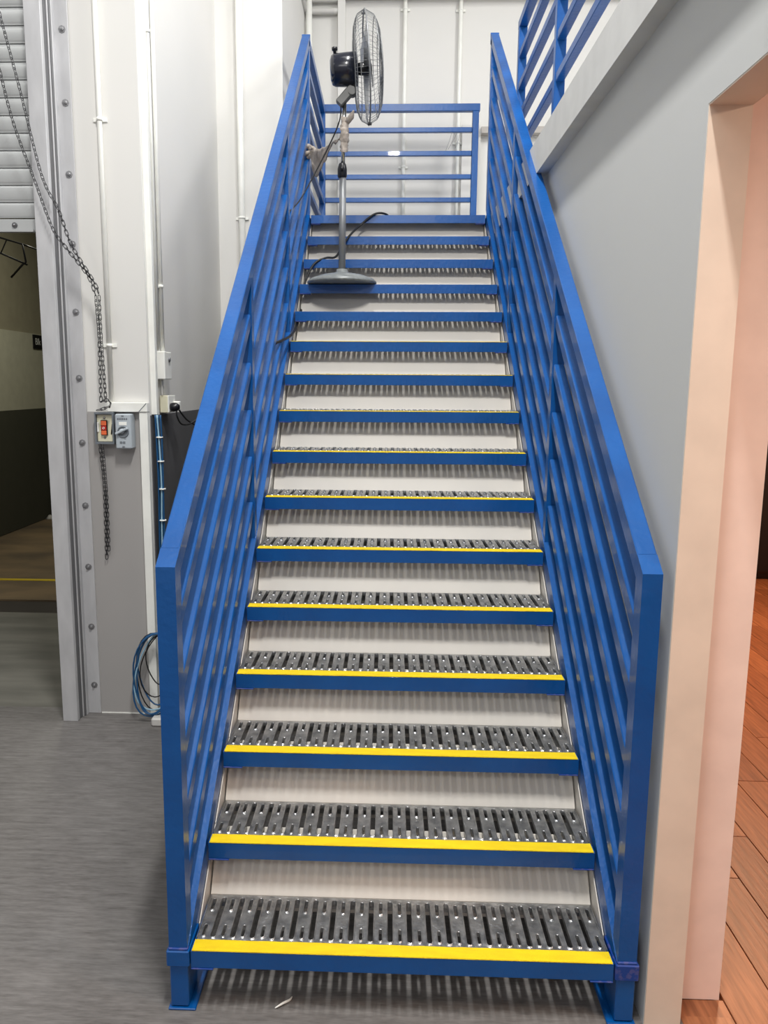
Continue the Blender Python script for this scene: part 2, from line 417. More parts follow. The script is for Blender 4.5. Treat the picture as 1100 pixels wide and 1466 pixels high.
lp.build('landing_deck', M['galv'], stair)
for s in (-1, 1):
    a, b = sorted((s * 0.578, s * 0.630))
    st = MB().prism([(0.0, 0.137), (0.0, 0.18), (3.409, 2.806), (3.48, 2.806), (3.48, 2.70), (3.37, 2.70), (0.07, 0.137)], a, b)
    st.build('stringer', M['blue'], stair)
    MB().box(*sorted((s * 0.630, s * 0.578)), 3.48, 4.74, 2.68, 2.806, 0.002).build('landing_beam', M['blue'], stair)
    MB().box(*sorted((s * 0.580, s * 0.630)), 0.0, 0.10, 0.008, 0.137, 0.003).build('leg', M['blue'], stair)
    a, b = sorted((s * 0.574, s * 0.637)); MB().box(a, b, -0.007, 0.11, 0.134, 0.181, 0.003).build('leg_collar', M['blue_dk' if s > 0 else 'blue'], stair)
    a, b = sorted((s * 0.560, s * 0.636)); MB().box(a, b, -0.006, 0.15, 0.0, 0.006, 0.002).build('base_plate', M['blue'], stair)
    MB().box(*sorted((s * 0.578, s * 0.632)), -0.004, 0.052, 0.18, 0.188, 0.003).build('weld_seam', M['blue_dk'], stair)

# railings
HT = 1.07      # handrail top above the nosing line
def zr(y, k=0): return Z1 + SL * y + HT - 0.183 * k
PY = [0.025, 1.20, 2.36, 3.45]
c_ = math.cos(math.atan(SL))
for s in (-1, 1):
    x = s * 0.605
    for j, py in enumerate(PY):
        base = Z1 + SL * py - (0.0 if j else 0.02) - 0.01
        w2 = 0.025 if j in (0, 3) else 0.0225
        pm = MB(); ztop = zr(py - w2) - 0.055
        if j == 3: ztop = zr(py) - 0.03
        if j == 0: ztop = zr(py - w2) - 0.0005
        pm.prism([(py - w2, base if j == 0 else base - SL * w2), (py + w2, base + (0 if j == 0 else SL * w2)), (py + w2, ztop + (SL * 2 * w2 if j < 3 else 0)), (py - w2, ztop)], x - w2, x + w2)
        pm.build('post', M['blue'], stair)
    # handrail: sloping box with plumb ends
    hh = 0.05 / c_
    ya, yb = 0.0502, 3.475
    if s < 0:
        # carries on level to the landing corner
        pass
    hr = MB()
    prof = [(ya, zr(ya) - hh), (yb, zr(yb) - hh), (yb, zr(yb)), (ya, zr(ya))]
    x0, x1 = x - 0.025, x + 0.025
    bv = 0.003
    ring = [(x0 + bv, 0), (x1 - bv, 0), (x1, -bv), (x1, -hh + bv), (x1 - bv, -hh), (x0 + bv, -hh), (x0, -hh + bv), (x0, -bv)]
    vs = [(px, yy, zr(yy) + dz) for yy in (ya, yb) for px, dz in ring]
    hr.add(vs, [(k, (k + 1) % 8, 8 + (k + 1) % 8, 8 + k)[::-1] for k in range(8)] + [tuple(range(8)), tuple(reversed(range(8, 16)))])
    hr.build('handrail', M['blue'], stair)
    MB().box(x - 0.027, x + 0.027, yb, yb + 0.006, zr(yb) - hh - 0.002, zr(yb) + 0.004, 0.001).build('end_cap', M['blue'], stair)
    for j in range(3):
        a, b = PY[j] + 0.0225, PY[j + 1] - 0.0225
        for k in range(1, 6):
            za = zr(a, k) - 0.02; zb = zr(b, k) - 0.02
            MB().bar((x, a, za), (x, b, zb), 0.038, 0.044, 0.003).build('rail_bar', M['blue'], stair)
# landing guard: left side and back
zt = 3.905
MB().box(-0.630, -0.580, 3.481, 4.675, zt - 0.05, zt, 0.003).build('handrail', M['blue'], stair)
MB().box(-0.630, 0.655, 4.675, 4.725, zt - 0.045, zt + 0.01, 0.003).build('handrail', M['blue'], stair)
for x in (-0.605, 0.622):
    MB().box(x - 0.025, x + 0.025, 4.675, 4.725, z16, zt - 0.045, 0.003).build('post', M['blue'], stair)
for k in range(1, 6):
    z = zt - 0.183 * k + 0.003
    MB().box(-0.623, -0.587, 3.475, 4.675, z - 0.018, z + 0.018, 0.003).build('rail_bar', M['blue'], stair)
    z = zt - 0.178 * k - 0.005
    MB().box(-0.580, 0.597, 4.682, 4.718, z - 0.018, z + 0.018, 0.003).build('rail_bar', M['blue'], stair)

# ------------------------------------------------------------------ mezzanine railing
mz = thing('mezzanine_railing', 'blue barred railing along the edge of the raised floor, upper right', 'railing', (0.745, 3.24, 2.806))
def mbox(name, x0, x1, y0, y1, z0, z1):
    MB().box(x0 - .745, x1 - .745, y0 - 3.24, y1 - 3.24, z0 - 2.806, z1 - 2.806, 0.003).build(name, M['blue'], mz)
YP = [3.24, 2.10, 0.95, -0.2, -1.35]
for y in YP: mbox('post', .72, .77, y - .025, y + .025, 2.806, 3.855)
mbox('handrail', .72, .77, -1.4, 3.27, 3.855, 3.905)
for a, b in zip(YP[1:], YP[:-1]):
    for k in range(1, 6):
        z = 3.88 - 0.183 * k; mbox('rail_bar', .725, .765, a + .025, b - .025, z - .02, z + .02)

# ------------------------------------------------------------------ pedestal fan
fx, fy, fz = -0.327, 2.77, 2.2835
fan = thing('pedestal_fan', 'tall grey pedestal fan with wire guard standing on an upper tread', 'fan', (fx, fy, fz))
MB().lathe([(0.196, 0.0), (0.203, 0.006), (0.203, 0.013), (0.185, 0.028), (0.13, 0.048), (0.07, 0.060), (0.035, 0.066), (0.032, 0.085), (0.0, 0.086)], n=40).build('base', M['basegr'], fan)
MB().tube([(0, 0, 0.07), (0.003, 0, 0.62)], 0.0195, 20).build('outer_pole', M['silver'], fan)
MB().lathe([(0.022, 0.59), (0.027, 0.60), (0.027, 0.64), (0.021, 0.665), (0.017, 0.67)], n=20).build('height_collar', M['black'], fan)
ck = MB(); ck.lathe([(0.007, 0), (0.010, 0.01), (0.010, 0.03), (0, 0.032)], T(0, -0.022, 0.63) @ Matrix.Rotation(PI / 2, 4, 'X'), 12)
ck.build('clamp_knob', M['black'], fan)
MB().tube([(0.003, 0, 0.66), (0.012, 0, 1.0)], 0.0115, 16).build('inner_pole', M['chrome'], fan)
bk = MB(); bk.bar((-0.022, 0, 0.985), (0.062, 0, 1.075), 0.045, 0.048, 0.006)
bk.tube([(0.055, -0.03, 1.05), (0.055, 0.03, 1.05)], 0.022, 14)
bk.build('tilt_bracket', M['dgrey'], fan)
TILT = math.radians(-4)
H = T(0.135, 0, 1.172) @ Matrix.Rotation(math.radians(4), 4, 'Z') @ Matrix.Rotation(TILT, 4, 'Y') @ AX    # local z = fan axis (+x world)
mo = MB().lathe([(0.0, -0.205), (0.05, -0.203), (0.074, -0.195), (0.082, -0.18), (0.086, -0.12), (0.088, -0.055), (0.078, -0.05), (0.03, -0.048)], H, 32)
mo.build('motor_housing', M['navy'], fan)
kn = MB(); kn.lathe([(0.009, 0.0), (0.009, 0.018), (0.016, 0.02), (0.016, 0.034), (0, 0.036)], H @ T(-0.084, 0, -0.172) @ Matrix.Rotation(-PI / 2, 4, 'Y'), 14)
kn.build('oscillation_knob', M['black'], fan)
Rg = 0.285
def guard(sign, depth, rin, nm):
    mb = MB(); nw = 60; seg = 9
    def prof(t):       # t 0..1 from inner radius to rim
        r = rin + (Rg - rin) * t
        z = sign * depth * math.sqrt(max(0.0, 1 - t ** 3.2))
        return r, z
    for k in range(nw):
        a = 2 * PI * k / nw; pts = []
        for j in range(seg + 1):
            r, z = prof(j / seg); pts.append(H @ Vector((r * math.cos(a), r * math.sin(a), z)))
        mb.tube(pts, 0.0010, 4, cap=False)
    for t in (0.0, 0.3, 0.62, 0.85):
        r, z = prof(t)
        mb.tube([H @ Vector((r * math.cos(2 * PI * k / 48), r * math.sin(2 * PI * k / 48), z)) for k in range(48)], 0.0022, 5, closed=True)
    return mb.build(nm, M['wire'], fan)
guard(1, 0.085, 0.05, 'front_guard'); guard(-1, 0.07, 0.09, 'rear_guard')
MB().tube([H @ Vector((Rg * math.cos(2 * PI * k / 64), Rg * math.sin(2 * PI * k / 64), 0)) for k in range(64)], 0.0045, 8, closed=True).build('guard_rim', M['wire'], fan)
cl = MB()
for a in (0, PI):
    cl.obox(H @ Matrix.Rotation(a, 4, 'Z') @ T(Rg + 0.006, 0, 0), 0.014, 0.014, 0.022, 0.002)
cl.build('guard_clip', M['black'], fan)
MB().lathe([(0.052, 0.083), (0.05, 0.088), (0.0, 0.09)], H, 24).build('front_badge', M['black'], fan)
MB().lathe([(0.03, -0.048), (0.034, -0.03), (0.034, 0.02), (0.02, 0.03), (0, 0.032)], H, 20).build('blade_hub', M['black'], fan)
for k in range(3):
    rot = H @ Matrix.Rotation(2 * PI * k / 3 + 0.5, 4, 'Z'); vs = []; f = []
    nr, na = 7, 7
    for i in range(nr):
        r = 0.032 + (0.25 - 0.032) * i / (nr - 1)
        half = 0.25 + 0.42 * math.sin(PI * (i / (nr - 1)) ** 0.7 * 0.62); half *= (0.75 if i == nr - 1 else 1)
        for j in range(na):
            a = -half + 2 * half * j / (na - 1) + 0.25 * i / nr
            z = 0.030 * (j / (na - 1) - 0.5) * 1.1 + 0.006 * math.sin(PI * j / (na - 1))
            vs.append(rot @ Vector((r * math.cos(a), r * math.sin(a), z)))
    base = len(vs); vs += [v + (rot.to_3x3() @ Vector((0, 0, 0.0018))) for v in vs]
    for i in range(nr - 1):
        for j in range(na - 1):
            q = (i * na + j, i * na + j + 1, (i + 1) * na + j + 1, (i + 1) * na + j)
            f.append(q[::-1]); f.append(tuple(t + base for t in q))
    MB().add(vs, f, True).build('blade', M['blade'], fan)

def world_cable(name, pts, r, m, label, cat='cable', n=8, sub=6, parent=None, group=None):
    sp = smooth_pts(pts, sub); o = sp[0].copy()
    ob = MB().tube([p - o for p in sp], r, n).build(name, m, parent, label=label, cat=cat if not parent else None, group=group)
    ob.location = o; return ob
fc = smooth_pts([(-0.335, 2.765, 3.275), (-0.345, 2.78, 3.184), (-0.414, 2.82, 3.05), (-0.56, 2.755, 2.765), (-0.598, 2.40, 2.60), (-0.60, 2.152, 2.469)], 8)
MB().tube([p - Vector((fx, fy, fz)) for p in fc], 0.0038, 8).build('power_cord', M['rubber'], fan)

# cable lying over the upper treads
world_cable('extension_cable', [(-0.05, 3.62, 2.813), (-0.075, 3.44, 2.815), (-0.15, 3.395, 2.808), (-0.25, 3.38, 2.73), (-0.30, 3.20, 2.642), (-0.335, 3.14, 2.58),
    (-0.38, 3.02, 2.48), (-0.44, 2.97, 2.464), (-0.51, 2.94, 2.42), (-0.563, 2.90, 2.295), (-0.566, 2.85, 2.19), (-0.566, 2.60, 2.06), (-0.567, 2.30, 1.965), (-0.60, 1.96, 1.905), (-0.66, 1.93, 1.87)],
    0.007, M['rubber'], 'thick dark grey cable trailing down over the upper treads beside the fan')

# rag knotted between railing and fan pole
def rag():
    t = thing('rag', 'dirty grey rag tied between the left railing and the fan pole', 'rag', (-0.50, 3.12, 3.05))
    o = Vector((-0.50, 3.12, 3.05))
    L = Vector((-0.575, 3.40, 3.205)); Rr = Vector((-0.335, 2.795, 3.10)); nx, nz = 20, 10; vs = []; f = []
    rnd = random.Random(5)
    for i in range(nx + 1):
        u = i / nx; top = L.lerp(Rr, u) + Vector((0, 0, -0.018 * math.sin(PI * u)))
        drop = 0.012 + 0.155 * max(0, 1 - abs(u - 0.20) / 0.30) ** 0.8 * (1 if u > 0.08 else u / 0.08) + 0.085 * max(0, 1 - abs(u - 0.50) / 0.3)
        if u > 0.85: drop = 0.016
        for j in range(nz + 1):
            v = j / nz
            fold = 0.016 * math.sin(u * 19 + v * 3) * v + 0.009 * math.sin(u * 33 + 2) * (1 - v * 0.4) + 0.004 * math.sin(v * 14 + u * 9)
            vs.append(top + Vector((0.02 * v * (0.2 - u), fold, -drop * v + 0.006 * math.sin(u * 40) * v)) - o)
    for i in range(nx):
        for j in range(nz):
            f.append((i * (nz + 1) + j, (i + 1) * (nz + 1) + j, (i + 1) * (nz + 1) + j + 1, i * (nz + 1) + j + 1))
    mb = MB().add(vs, f, True)
    ob = mb.build('cloth', M['rag'], t)
    md = ob.modifiers.new('thick', 'SOLIDIFY'); md.thickness = 0.005
    # knot at the railing
    kp = [(-0.578 + 0.03 * math.cos(a) * (1 + .2 * math.sin(3 * a)), 3.41 + 0.03 * math.sin(2 * a), 3.20 + 0.032 * math.sin(a)) for a in [2 * PI * k / 14 for k in range(14)]]
    MB().tube([Vector(p) - o for p in kp], [0.011 + 0.005 * ((k * 7) % 3) / 2 for k in range(14)], 8, closed=True).build('knot', M['rag'], t)
    tl = MB(); tl.tube([Vector(p) - o for p in ((-0.575, 3.40, 3.19), (-0.62, 3.37, 3.175), (-0.652, 3.34, 3.14))], [0.013, 0.017, 0.003], 8)
    tl.tube([Vector(p) - o for p in ((-0.575, 3.40, 3.21), (-0.60, 3.38, 3.245))], [0.012, 0.004], 8); tl.build('loose_end', M['rag'], t)
    # wrap round the pole
    wm = MB(); rows = []; n = 22
    for q in range(19):
        zz = 3.015 + 0.0105 * q; rb = 0.0155 + 0.008 * math.sin(PI * (q / 18) ** 0.8) + 0.0035 * math.sin(q * 2.4)
        rows.append([Vector((-0.317 + 0.0001 * q + (rb + 0.0045 * math.sin(4 * a + q * 1.1)) * math.cos(a), 2.77 + (rb + 0.0035 * math.sin(2 * a + q * .5)) * math.sin(a), zz + 0.005 * math.sin(a + q))) - o for a in [2 * PI * k / n for k in range(n)]])
    wm.add([v for rw_ in rows for v in rw_], [(i * n + k, i * n + (k + 1) % n, (i + 1) * n + (k + 1) % n, (i + 1) * n + k) for i in range(18) for k in range(n)], True)
    wm.build('wrapping', M['rag'], t)
    MB().tube([Vector(p) - o for p in ((-0.30, 2.765, 3.17), (-0.275, 2.755, 3.20), (-0.262, 2.75, 3.23))], [0.014, 0.017, 0.004], 8).build('loose_end', M['rag'], t)
rag()

# ------------------------------------------------------------------ roller shutter
sh = thing('roller_shutter', 'grey slatted steel roller shutter, half raised at the left', 'shutter', (-1.72, 1.86, 2.404))
def slat_mesh():
    prof = []; p = 0.0765
    for k in range(9):
        t = k / 8; prof.append((-0.0055 * math.sin(PI * t) ** 0.6 - 0.001, t * 0.066))
    prof += [(0.008, 0.0665), (0.008, 0.0715), (-0.002, 0.0720), (-0.002, p - 0.0006), (0.008, p)]
    back = [(y + 0.0025, z) for y, z in reversed(prof)]
    poly = prof + back; n = len(poly); x0, x1 = -1.25, 0.08
    v = [(x0, y, z) for y, z in poly] + [(x1, y, z) for y, z in poly]
    f = [(i, i + n, (i + 1) % n + n, (i + 1) % n) for i in range(n)]
    h = len(prof)
    for i in range(h - 1): f.append((i, i + 1, n - 2 - i, n - 1 - i)); f.append(tuple(q + n for q in (n - 1 - i, n - 2 - i, i + 1, i)))
    mb = MB().add(v, f); me = mb.mesh('slat', M['slat']); return me
SM = slat_mesh()
for k in range(15): link('slat', SM, sh, loc=(0, 0, 0.066 + 0.0765 * k))
bb = MB().box(-1.25, 0.02, -0.018, 0.012, 0.0, 0.058, 0.004).box(-1.25, 0.0, -0.024, -0.018, 0.0, 0.010); bb.build('bottom_rail', M['slat'], sh)
MB().lathe([(0.013, 0), (0.013, 0.004), (0.007, 0.006), (0.007, 0.012), (0, 0.013)], T(-0.09, -0.018, 0.03) @ Matrix.Rotation(PI / 2, 4, 'X'), 12).build('bolt', M['bolt'], sh)

gd = thing('shutter_guide', 'tall galvanized steel shutter guide bolted to the white pier', 'shutter guide', (-1.62, 1.86, 0))
def gbox(name, m, x0, x1, y0, y1, z0=0.0, z1=4.0, bev=0.002):
    MB().box(x0 + 1.62, x1 + 1.62, y0 - 1.86, y1 - 1.86, z0, z1, bev).build(name, m, gd)
gbox('face_channel', M['zinc'], -1.688, -1.612, 1.785, 1.812)
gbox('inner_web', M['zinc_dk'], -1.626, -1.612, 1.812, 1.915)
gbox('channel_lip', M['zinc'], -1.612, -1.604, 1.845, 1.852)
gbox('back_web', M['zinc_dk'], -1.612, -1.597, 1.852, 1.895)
gbox('flange_lip', M['zinc'], -1.600, -1.594, 1.862, 1.895)
gbox('flange', M['zinc'], -1.596, -1.531, 1.889, 1.896)
bm = MB().lathe([(0.017, 0), (0.017, 0.002), (0.0095, 0.0025), (0.0095, 0.008), (0.006, 0.009), (0.006, 0.014), (0, 0.0145)], Matrix.Rotation(PI / 2, 4, 'X'), 8, smooth=False).mesh('bolt', M['bolt'])
for k in range(13): link('bolt', bm, gd, loc=(-1.559 + 1.62, 1.889 - 1.86, 0.155 + 0.3145 * k))

# hand chain: every link its own piece
def link_mesh():
    pts = []; a_, b_ = 0.0062, 0.009
    for k in range(6): t = PI * k / 5; pts.append((a_ * math.cos(t), 0, b_ + a_ * math.sin(t)))
    for k in range(6): t = PI + PI * k / 5; pts.append((a_ * math.cos(t), 0, -b_ + a_ * math.sin(t)))
    return MB().tube(pts, 0.0018, 4, closed=True).mesh('chain_link', M['chain'])
LK = link_mesh()
ch = thing('hand_chain', 'dark steel shutter chain hooked aside at the pier and hanging down', 'chain', (-1.41, 1.84, 1.60))
def run_chain(pts, sub=10, pitch=0.0215):
    sp = smooth_pts(pts, sub); acc = 0; k = 0
    for a, b in zip(sp[:-1], sp[1:]):
        d = (b - a); L = d.length; dn = d.normalized()
        while acc <= L:
            p = a + dn * acc
            o = link('chain_link', LK, ch); q = dn.to_track_quat('Z', 'Y')
            o.rotation_mode = 'QUATERNION'
            o.rotation_quaternion = q @ Euler((0, 0, (PI / 2 if k % 2 else 0) + 0.35)).to_quaternion()
            o.location = p - Vector((-1.41, 1.84, 1.60)); k += 1; acc += pitch
        acc -= L
run_chain([(-1.80, 1.72, 3.44), (-1.77, 1.725, 3.315), (-1.697, 1.73, 2.986), (-1.624, 1.735, 2.633), (-1.556, 1.74, 2.48), (-1.512, 1.76, 2.33), (-1.43, 1.80, 2.17), (-1.417, 1.815, 2.115)])
run_chain([(-1.81, 1.72, 3.20), (-1.785, 1.725, 3.088), (-1.737, 1.73, 2.855), (-1.660, 1.735, 2.618), (-1.59, 1.74, 2.406), (-1.540, 1.75, 2.325), (-1.455, 1.79, 2.20), (-1.432, 1.81, 2.12)])
run_chain([(-1.418, 1.822, 2.10), (-1.420, 1.835, 1.9), (-1.416, 1.845, 1.62)])
run_chain([(-1.434, 1.822, 2.10), (-1.432, 1.835, 1.9), (-1.440, 1.845, 1.62)])
run_chain([(-1.415, 1.80, 1.62), (-1.385, 1.79, 1.625), (-1.38, 1.80, 1.60), (-1.41, 1.80, 1.585), (-1.452, 1.80, 1.574)], pitch=0.02)
run_chain([(-1.458, 1.85, 1.40), (-1.452, 1.868, 1.2), (-1.458, 1.875, 0.84)])
run_chain([(-1.444, 1.85, 1.40), (-1.442, 1.868, 1.2), (-1.446, 1.875, 0.87)])

# ------------------------------------------------------------------ pier fittings
def pipe(name, label, x, y, r, z0, z1, clamps, cr=None, m='white_t', cat='pipe', axis='Y', wallgap=0.01):
    t = thing(name, label, cat, (x, y, z0))
    MB().tube([(0, 0, 0), (0, 0, (z1 - z0) / 2), (0, 0, z1 - z0)], r, 14).build('tube', M[m], t)
    for zc in clamps:
        c = MB(); c.lathe([(r, -0.007), (r + 0.003, -0.007), (r + 0.003, 0.007), (r, 0.007)], T(0, 0, zc - z0), 14)
        if axis == 'Y': c.box(-r - 0.022, r + 0.022, r - 0.004 + 0.0, r + wallgap - 0.001, zc - z0 - 0.009, zc - z0 + 0.009, 0.001)
        else: c.box(-r - wallgap + 0.001, -r + 0.004, -r - 0.02, r + 0.02, zc - z0 - 0.009, zc - z0 + 0.009, 0.001)
        c.build('clamp', M[m], t)
    return t
pipe('conduit', 'thin white conduit clipped down the pier to the switch boxes', -1.402, 1.885, 0.0115, 1.612, 4.6, (2.912, 1.885), wallgap=0.003)
tr = thing('cable_trunking', 'white mitred cable trunking framing the grey pier panel', 'trunking', (-1.30, 1.88, 0))
MB().box(-1.417 + 1.30, XL + 0.001 + 1.30, -0.018, 0.018, 1.567, 1.612, 0.002).build('horizontal_trunk', M['white_t'], tr)
MB().box(-1.264 + 1.30, XL - 0.001 + 1.30, -0.012, 0.018, 0.012, 1.566, 0.002).build('vertical_trunk', M['white_t'], tr)
mm = MB(); mm.prism([(-0.0195, 1.569), (-0.0195, 1.573), (-0.018, 1.573), (-0.018, 1.569)], 0, 0.001)
vt = MB().bar((-1.262 + 1.30, -0.019, 1.569), (XL + 1.298, -0.019, 1.610), 0.003, 0.0015, 0.0003, up=(0, 1, 0)); vt.build('mitre_joint', M['isold'], tr)
MB().box(XL, XL + 0.028, 1.93, 1.966, 1.552, 4.6, 0.002).build('side_trunking', M['white_t'], label='tall narrow white trunking on the side wall corner', cat='trunking')

# push button box
pb = thing('push_button_box', 'open cream push-button box with orange and red rockers', 'switch box', (-1.4315, 1.90, 1.4875))
b = MB()
b.box(-.0465, .0465, -.052, -.048, -.078, .078)   # back plate sits forward of wall spacer
b = MB(); b.box(-.0465, .0465, -.012, -.007, -.0775, .0775)
b.box(-.0465, -.040, -.055, -.012, -.0775, .0775, .001).box(.040, .0465, -.055, -.012, -.0775, .0775, .001)
b.box(-.040, .040, -.055, -.012, -.0775, -.067, .001).box(-.040, .040, -.055, -.012, .067, .0775, .001)
b.build('housing', M['isold'], pb)
MB().box(-.039, .039, -.040, -.013, -.066, .066, .002).build('face_plate', M['boxcream'], pb)
MB().box(-.018, .014, -.050, -.040, -.034, .040, .002).build('switch_frame', M['black'], pb)
MB().box(-.015, .011, -.055, -.050, .014, .036, .002).build('button', M['orange'], pb, label='orange upper button')
MB().box(-.015, .011, -.055, -.050, -.010, .012, .002).build('button', M['red'], pb, label='red middle button')
MB().box(-.015, .011, -.055, -.050, -.032, -.012, .002).build('button', M['orange'], pb, label='orange lower button')
s_ = MB(); s_.tube([(-.002, -.0505 + .001, -.008), (.004, -.0563, -.002)], 0.0006, 4)
MB().lathe([(.004, 0), (.004, .003), (.0055, .003), (.0055, 0)], T(-.002, -.0545, .001) @ Matrix.Rotation(PI / 2, 4, 'X'), 14).build('button_ring', M['white_t'], pb)
for zz in (.05, -.045): MB().lathe([(.006, 0), (.005, .004), (0, .005)], T(-.002, -.040, zz) @ Matrix.Rotation(PI / 2, 4, 'X'), 10).build('screw', M['bolt'], pb)
MB().box(-.038, -.029, -.046, -.041, -.02, .03, .002).build('latch', M['white_t'], pb)
MB().bar((.030, -.041, -.03), (.040, -.05, .02), .004, .006, .001).build('latch', M['black'], pb, label='black side latch')

iso = thing('isolator_switch', 'grey isolator switch with a slanted rotary handle', 'switch', (-1.331, 1.90, 1.474))
MB().box(-.0385, .0385, -.075, -.006, -.084, .084, .005).build('housing', M['isol'], iso)
MB().box(-.019, .019, -.0765, -.075, .030, .046, .0005).build('white_label', M['white_t'], iso, label='small white label')
dial = MB().lathe([(.029, 0), (.028, .004), (.024, .005), (.0235, .001)], T(0, -.075, -.002) @ Matrix.Rotation(PI / 2, 4, 'X'), 24); dial.build('dial', M['isold'], iso)
hd = MB().bar((-.034, -.086, -.012), (.026, -.086, .016), .012, .014, .003, up=(0, 1, 0)); hd.lathe([(.012, 0), (.012, .012), (0, .012)], T(-.004, -.074, .002) @ Matrix.Rotation(PI / 2, 4, 'X'), 14); hd.build('handle', M['isol'], iso)
def flat_text(txt, size, m, parent, loc, rot, name='lettering', ext=0.0004):
    cu = bpy.data.curves.new('t', 'FONT'); cu.body = txt; cu.size = size; cu.extrude = ext; cu.align_x = 'CENTER'; cu.align_y = 'CENTER'
    ob = bpy.data.objects.new('t', cu); COL.objects.link(ob)
    me = bpy.data.meshes.new_from_object(ob.evaluated_get(bpy.context.evaluated_depsgraph_get())); bpy.data.objects.remove(ob)
    me.name = name; me.materials.clear(); me.materials.append(m)
    o = link(name, me, parent); o.location = loc; o.rotation_euler = rot; return o
mk = MB()
for k in range(5): mk.box(-.027 + k * .0105, -.019 + k * .0105, -.0758, -.075, .056, .065)
mk.box(.004, .014, -.0758, -.075, -.037, -.034)
mk.box(-.018, -.006, -.0758, -.075, -.060, -.048).box(-.003, .009, -.0758, -.075, -.060, -.048).box(-.006, -.003, -.0758, -.075, -.056, -.053)
mk.build('printed_marks', M['isold'], iso)
for zz in (.075, -.074): MB().box(-.006, .006, -.077, -.075, zz - .003, zz + .003, .0005).build('screw', M['isold'], iso)

# side wall: two conduits, junction box, outlet and plugs
pipe('conduit', 'left thin white conduit of the pair on the side wall', XL + 0.014, 2.035, 0.009, 1.868, 4.6, (3.35,), axis='X', wallgap=0.004, m='white_t', cat='pipe')
pipe('conduit', 'right thin white conduit of the pair on the side wall', XL + 0.014, 2.115, 0.010, 1.868, 4.6, (2.19,), axis='X', wallgap=0.004, cat='pipe')
jb = thing('junction_box', 'white junction box under the two thin conduits', 'box', (XL, 2.08, 1.795))
MB().box(.0005, .048, -.055, .065, -.069, .069, .003).build('housing', M['white_t'], jb)
MB().lathe([(.012, 0), (.012, .006), (.008, .008), (0, .008)], T(.048, .02, .03) @ AX, 14).build('lock', M['bolt'], jb)
world_cable('drop_cable', [(XL + 0.02, 2.06, 1.724), (XL + 0.02, 2.06, 1.68), (XL + 0.02, 2.06, 1.645)], 0.004, M['pipegrey'], 'short grey cable between junction box and outlet')
ot = thing('power_outlet', 'cream power outlet box low on the side wall', 'outlet', (XL, 2.115, 1.600))
MB().box(.005, .044, -.052, .075, -.044, .044, .003).build('housing', M['boxcream'], ot)
MB().box(.044, .050, -.050, .073, -.042, .044, .002).build('face_plate', M['white_t'], ot)
pl = thing('plug', 'black plug and lead in the cream outlet, nearest the pier', 'plug', (XL + 0.05, 2.10, 1.585))
MB().lathe([(.020, 0), (.023, .012), (.022, .03), (.013, .045), (0, .047)], AX, 16).build('plug_body', M['black'], pl)
q = smooth_pts([(.030, 0, -.012), (.034, -.005, -.05), (.05, .03, -.09), (.09, .11, -.08), (.15, .20, 0.0), (.21, .30, .09), (.27, .40, .19), (.30, .5, .26)], 8)
MB().tube(q, .0045, 8).build('lead', M['rubber'], pl)
pl = thing('plug', 'white plug with black lead in the cream outlet, further from the pier', 'plug', (XL + 0.05, 2.165, 1.592))
MB().box(0, .032, -.018, .018, -.024, .022, .004).build('plug_body', M['white_t'], pl)
q = smooth_pts([(.024, 0, -.022), (.05, .05, -.075), (.085, .10, -.108), (.13, .16, -.14), (.19, .22, -.18), (.24, .3, -.25)], 8)
MB().tube(q, .0045, 8).build('lead', M['rubber'], pl)
MB().lathe([(.007, -.003), (.007, .003)], T(.105, .125, -.123) @ AX, 10).build('cable_tag', M['white_t'], pl)

# data cables down the pier corner and the coil on the floor
cb = thing('cable_bundle', 'bundle of blue data cables running down the pier corner', 'cables', (XL + 0.02, 1.93, 0.3))
for k in range(5):
    rnd = random.Random(k); dx, dy = (0.012 * (k % 3)), 0.010 * (k // 3) + 0.003 * k
    pts = [(-0.008 + dx + rnd.uniform(-.003, .003) + 0.022 * max(0, 0.6 - abs(z - 0.85)), dy + 0.0, z) for z in (1.25, 1.1, 0.9, 0.7, 0.45, 0.2, 0.02, -0.12)]
    MB().tube(smooth_pts(pts, 5), 0.0042, 7).build('cable', M['lcable' if k == 1 else 'bcable'], cb)
for zz in (1.14, 1.02, 0.88, 0.72): MB().lathe([(.017, -.003), (.018, 0), (.017, .003)], T(.008 + 0.022 * max(0, 0.6 - abs(zz - 0.85)), .006, zz), 12).build('cable_tie', M['white_t'], cb)
cc = thing('cable_coil', 'loose coil of blue network cable hanging beside the stair post', 'cables', (-1.20, 1.80, 0.0))
rnd = random.Random(11)
specs = [(0.115, 0.215, .262, 'bcable'), (0.110, 0.212, .262, 'bcable'), (0.125, 0.22, .255, 'bcable'), (0.105, 0.205, .268, 'lcable'), (0.07, 0.17, .30, 'rubber'), (0.045, 0.13, .33, 'rubber'), (0.10, 0.19, .28, 'bcable'), (0.118, 0.205, .262, 'rubber')]
for k, (rx, rz, cz, m) in enumerate(specs):
    pts = []
    for j in range(28):
        a = 2 * PI * j / 28
        x = rx * math.cos(a) - 0.008 * math.sin(a) + 0.035 * math.sin(a) * (1 if k < 5 else .4); z = cz + rz * math.sin(a)
        pts.append((x + 0.012 * math.sin(2 * a + k), 0.010 * k * .5 - 0.02 + 0.008 * math.sin(a * 2 + k * 1.3), max(z, 0.006 + 0.004 * k)))
    MB().tube(pts, 0.0032 if m == 'rubber' else 0.0042, 7, closed=True).build('cable_loop', M[m], cc)
MB().box(-1.222, -1.13, 1.74, 1.86, 0.0, 0.045, 0.008).build('cable_cover', M['pipegrey'], label='grey plastic cable cover on the floor under the coil', cat='cover')

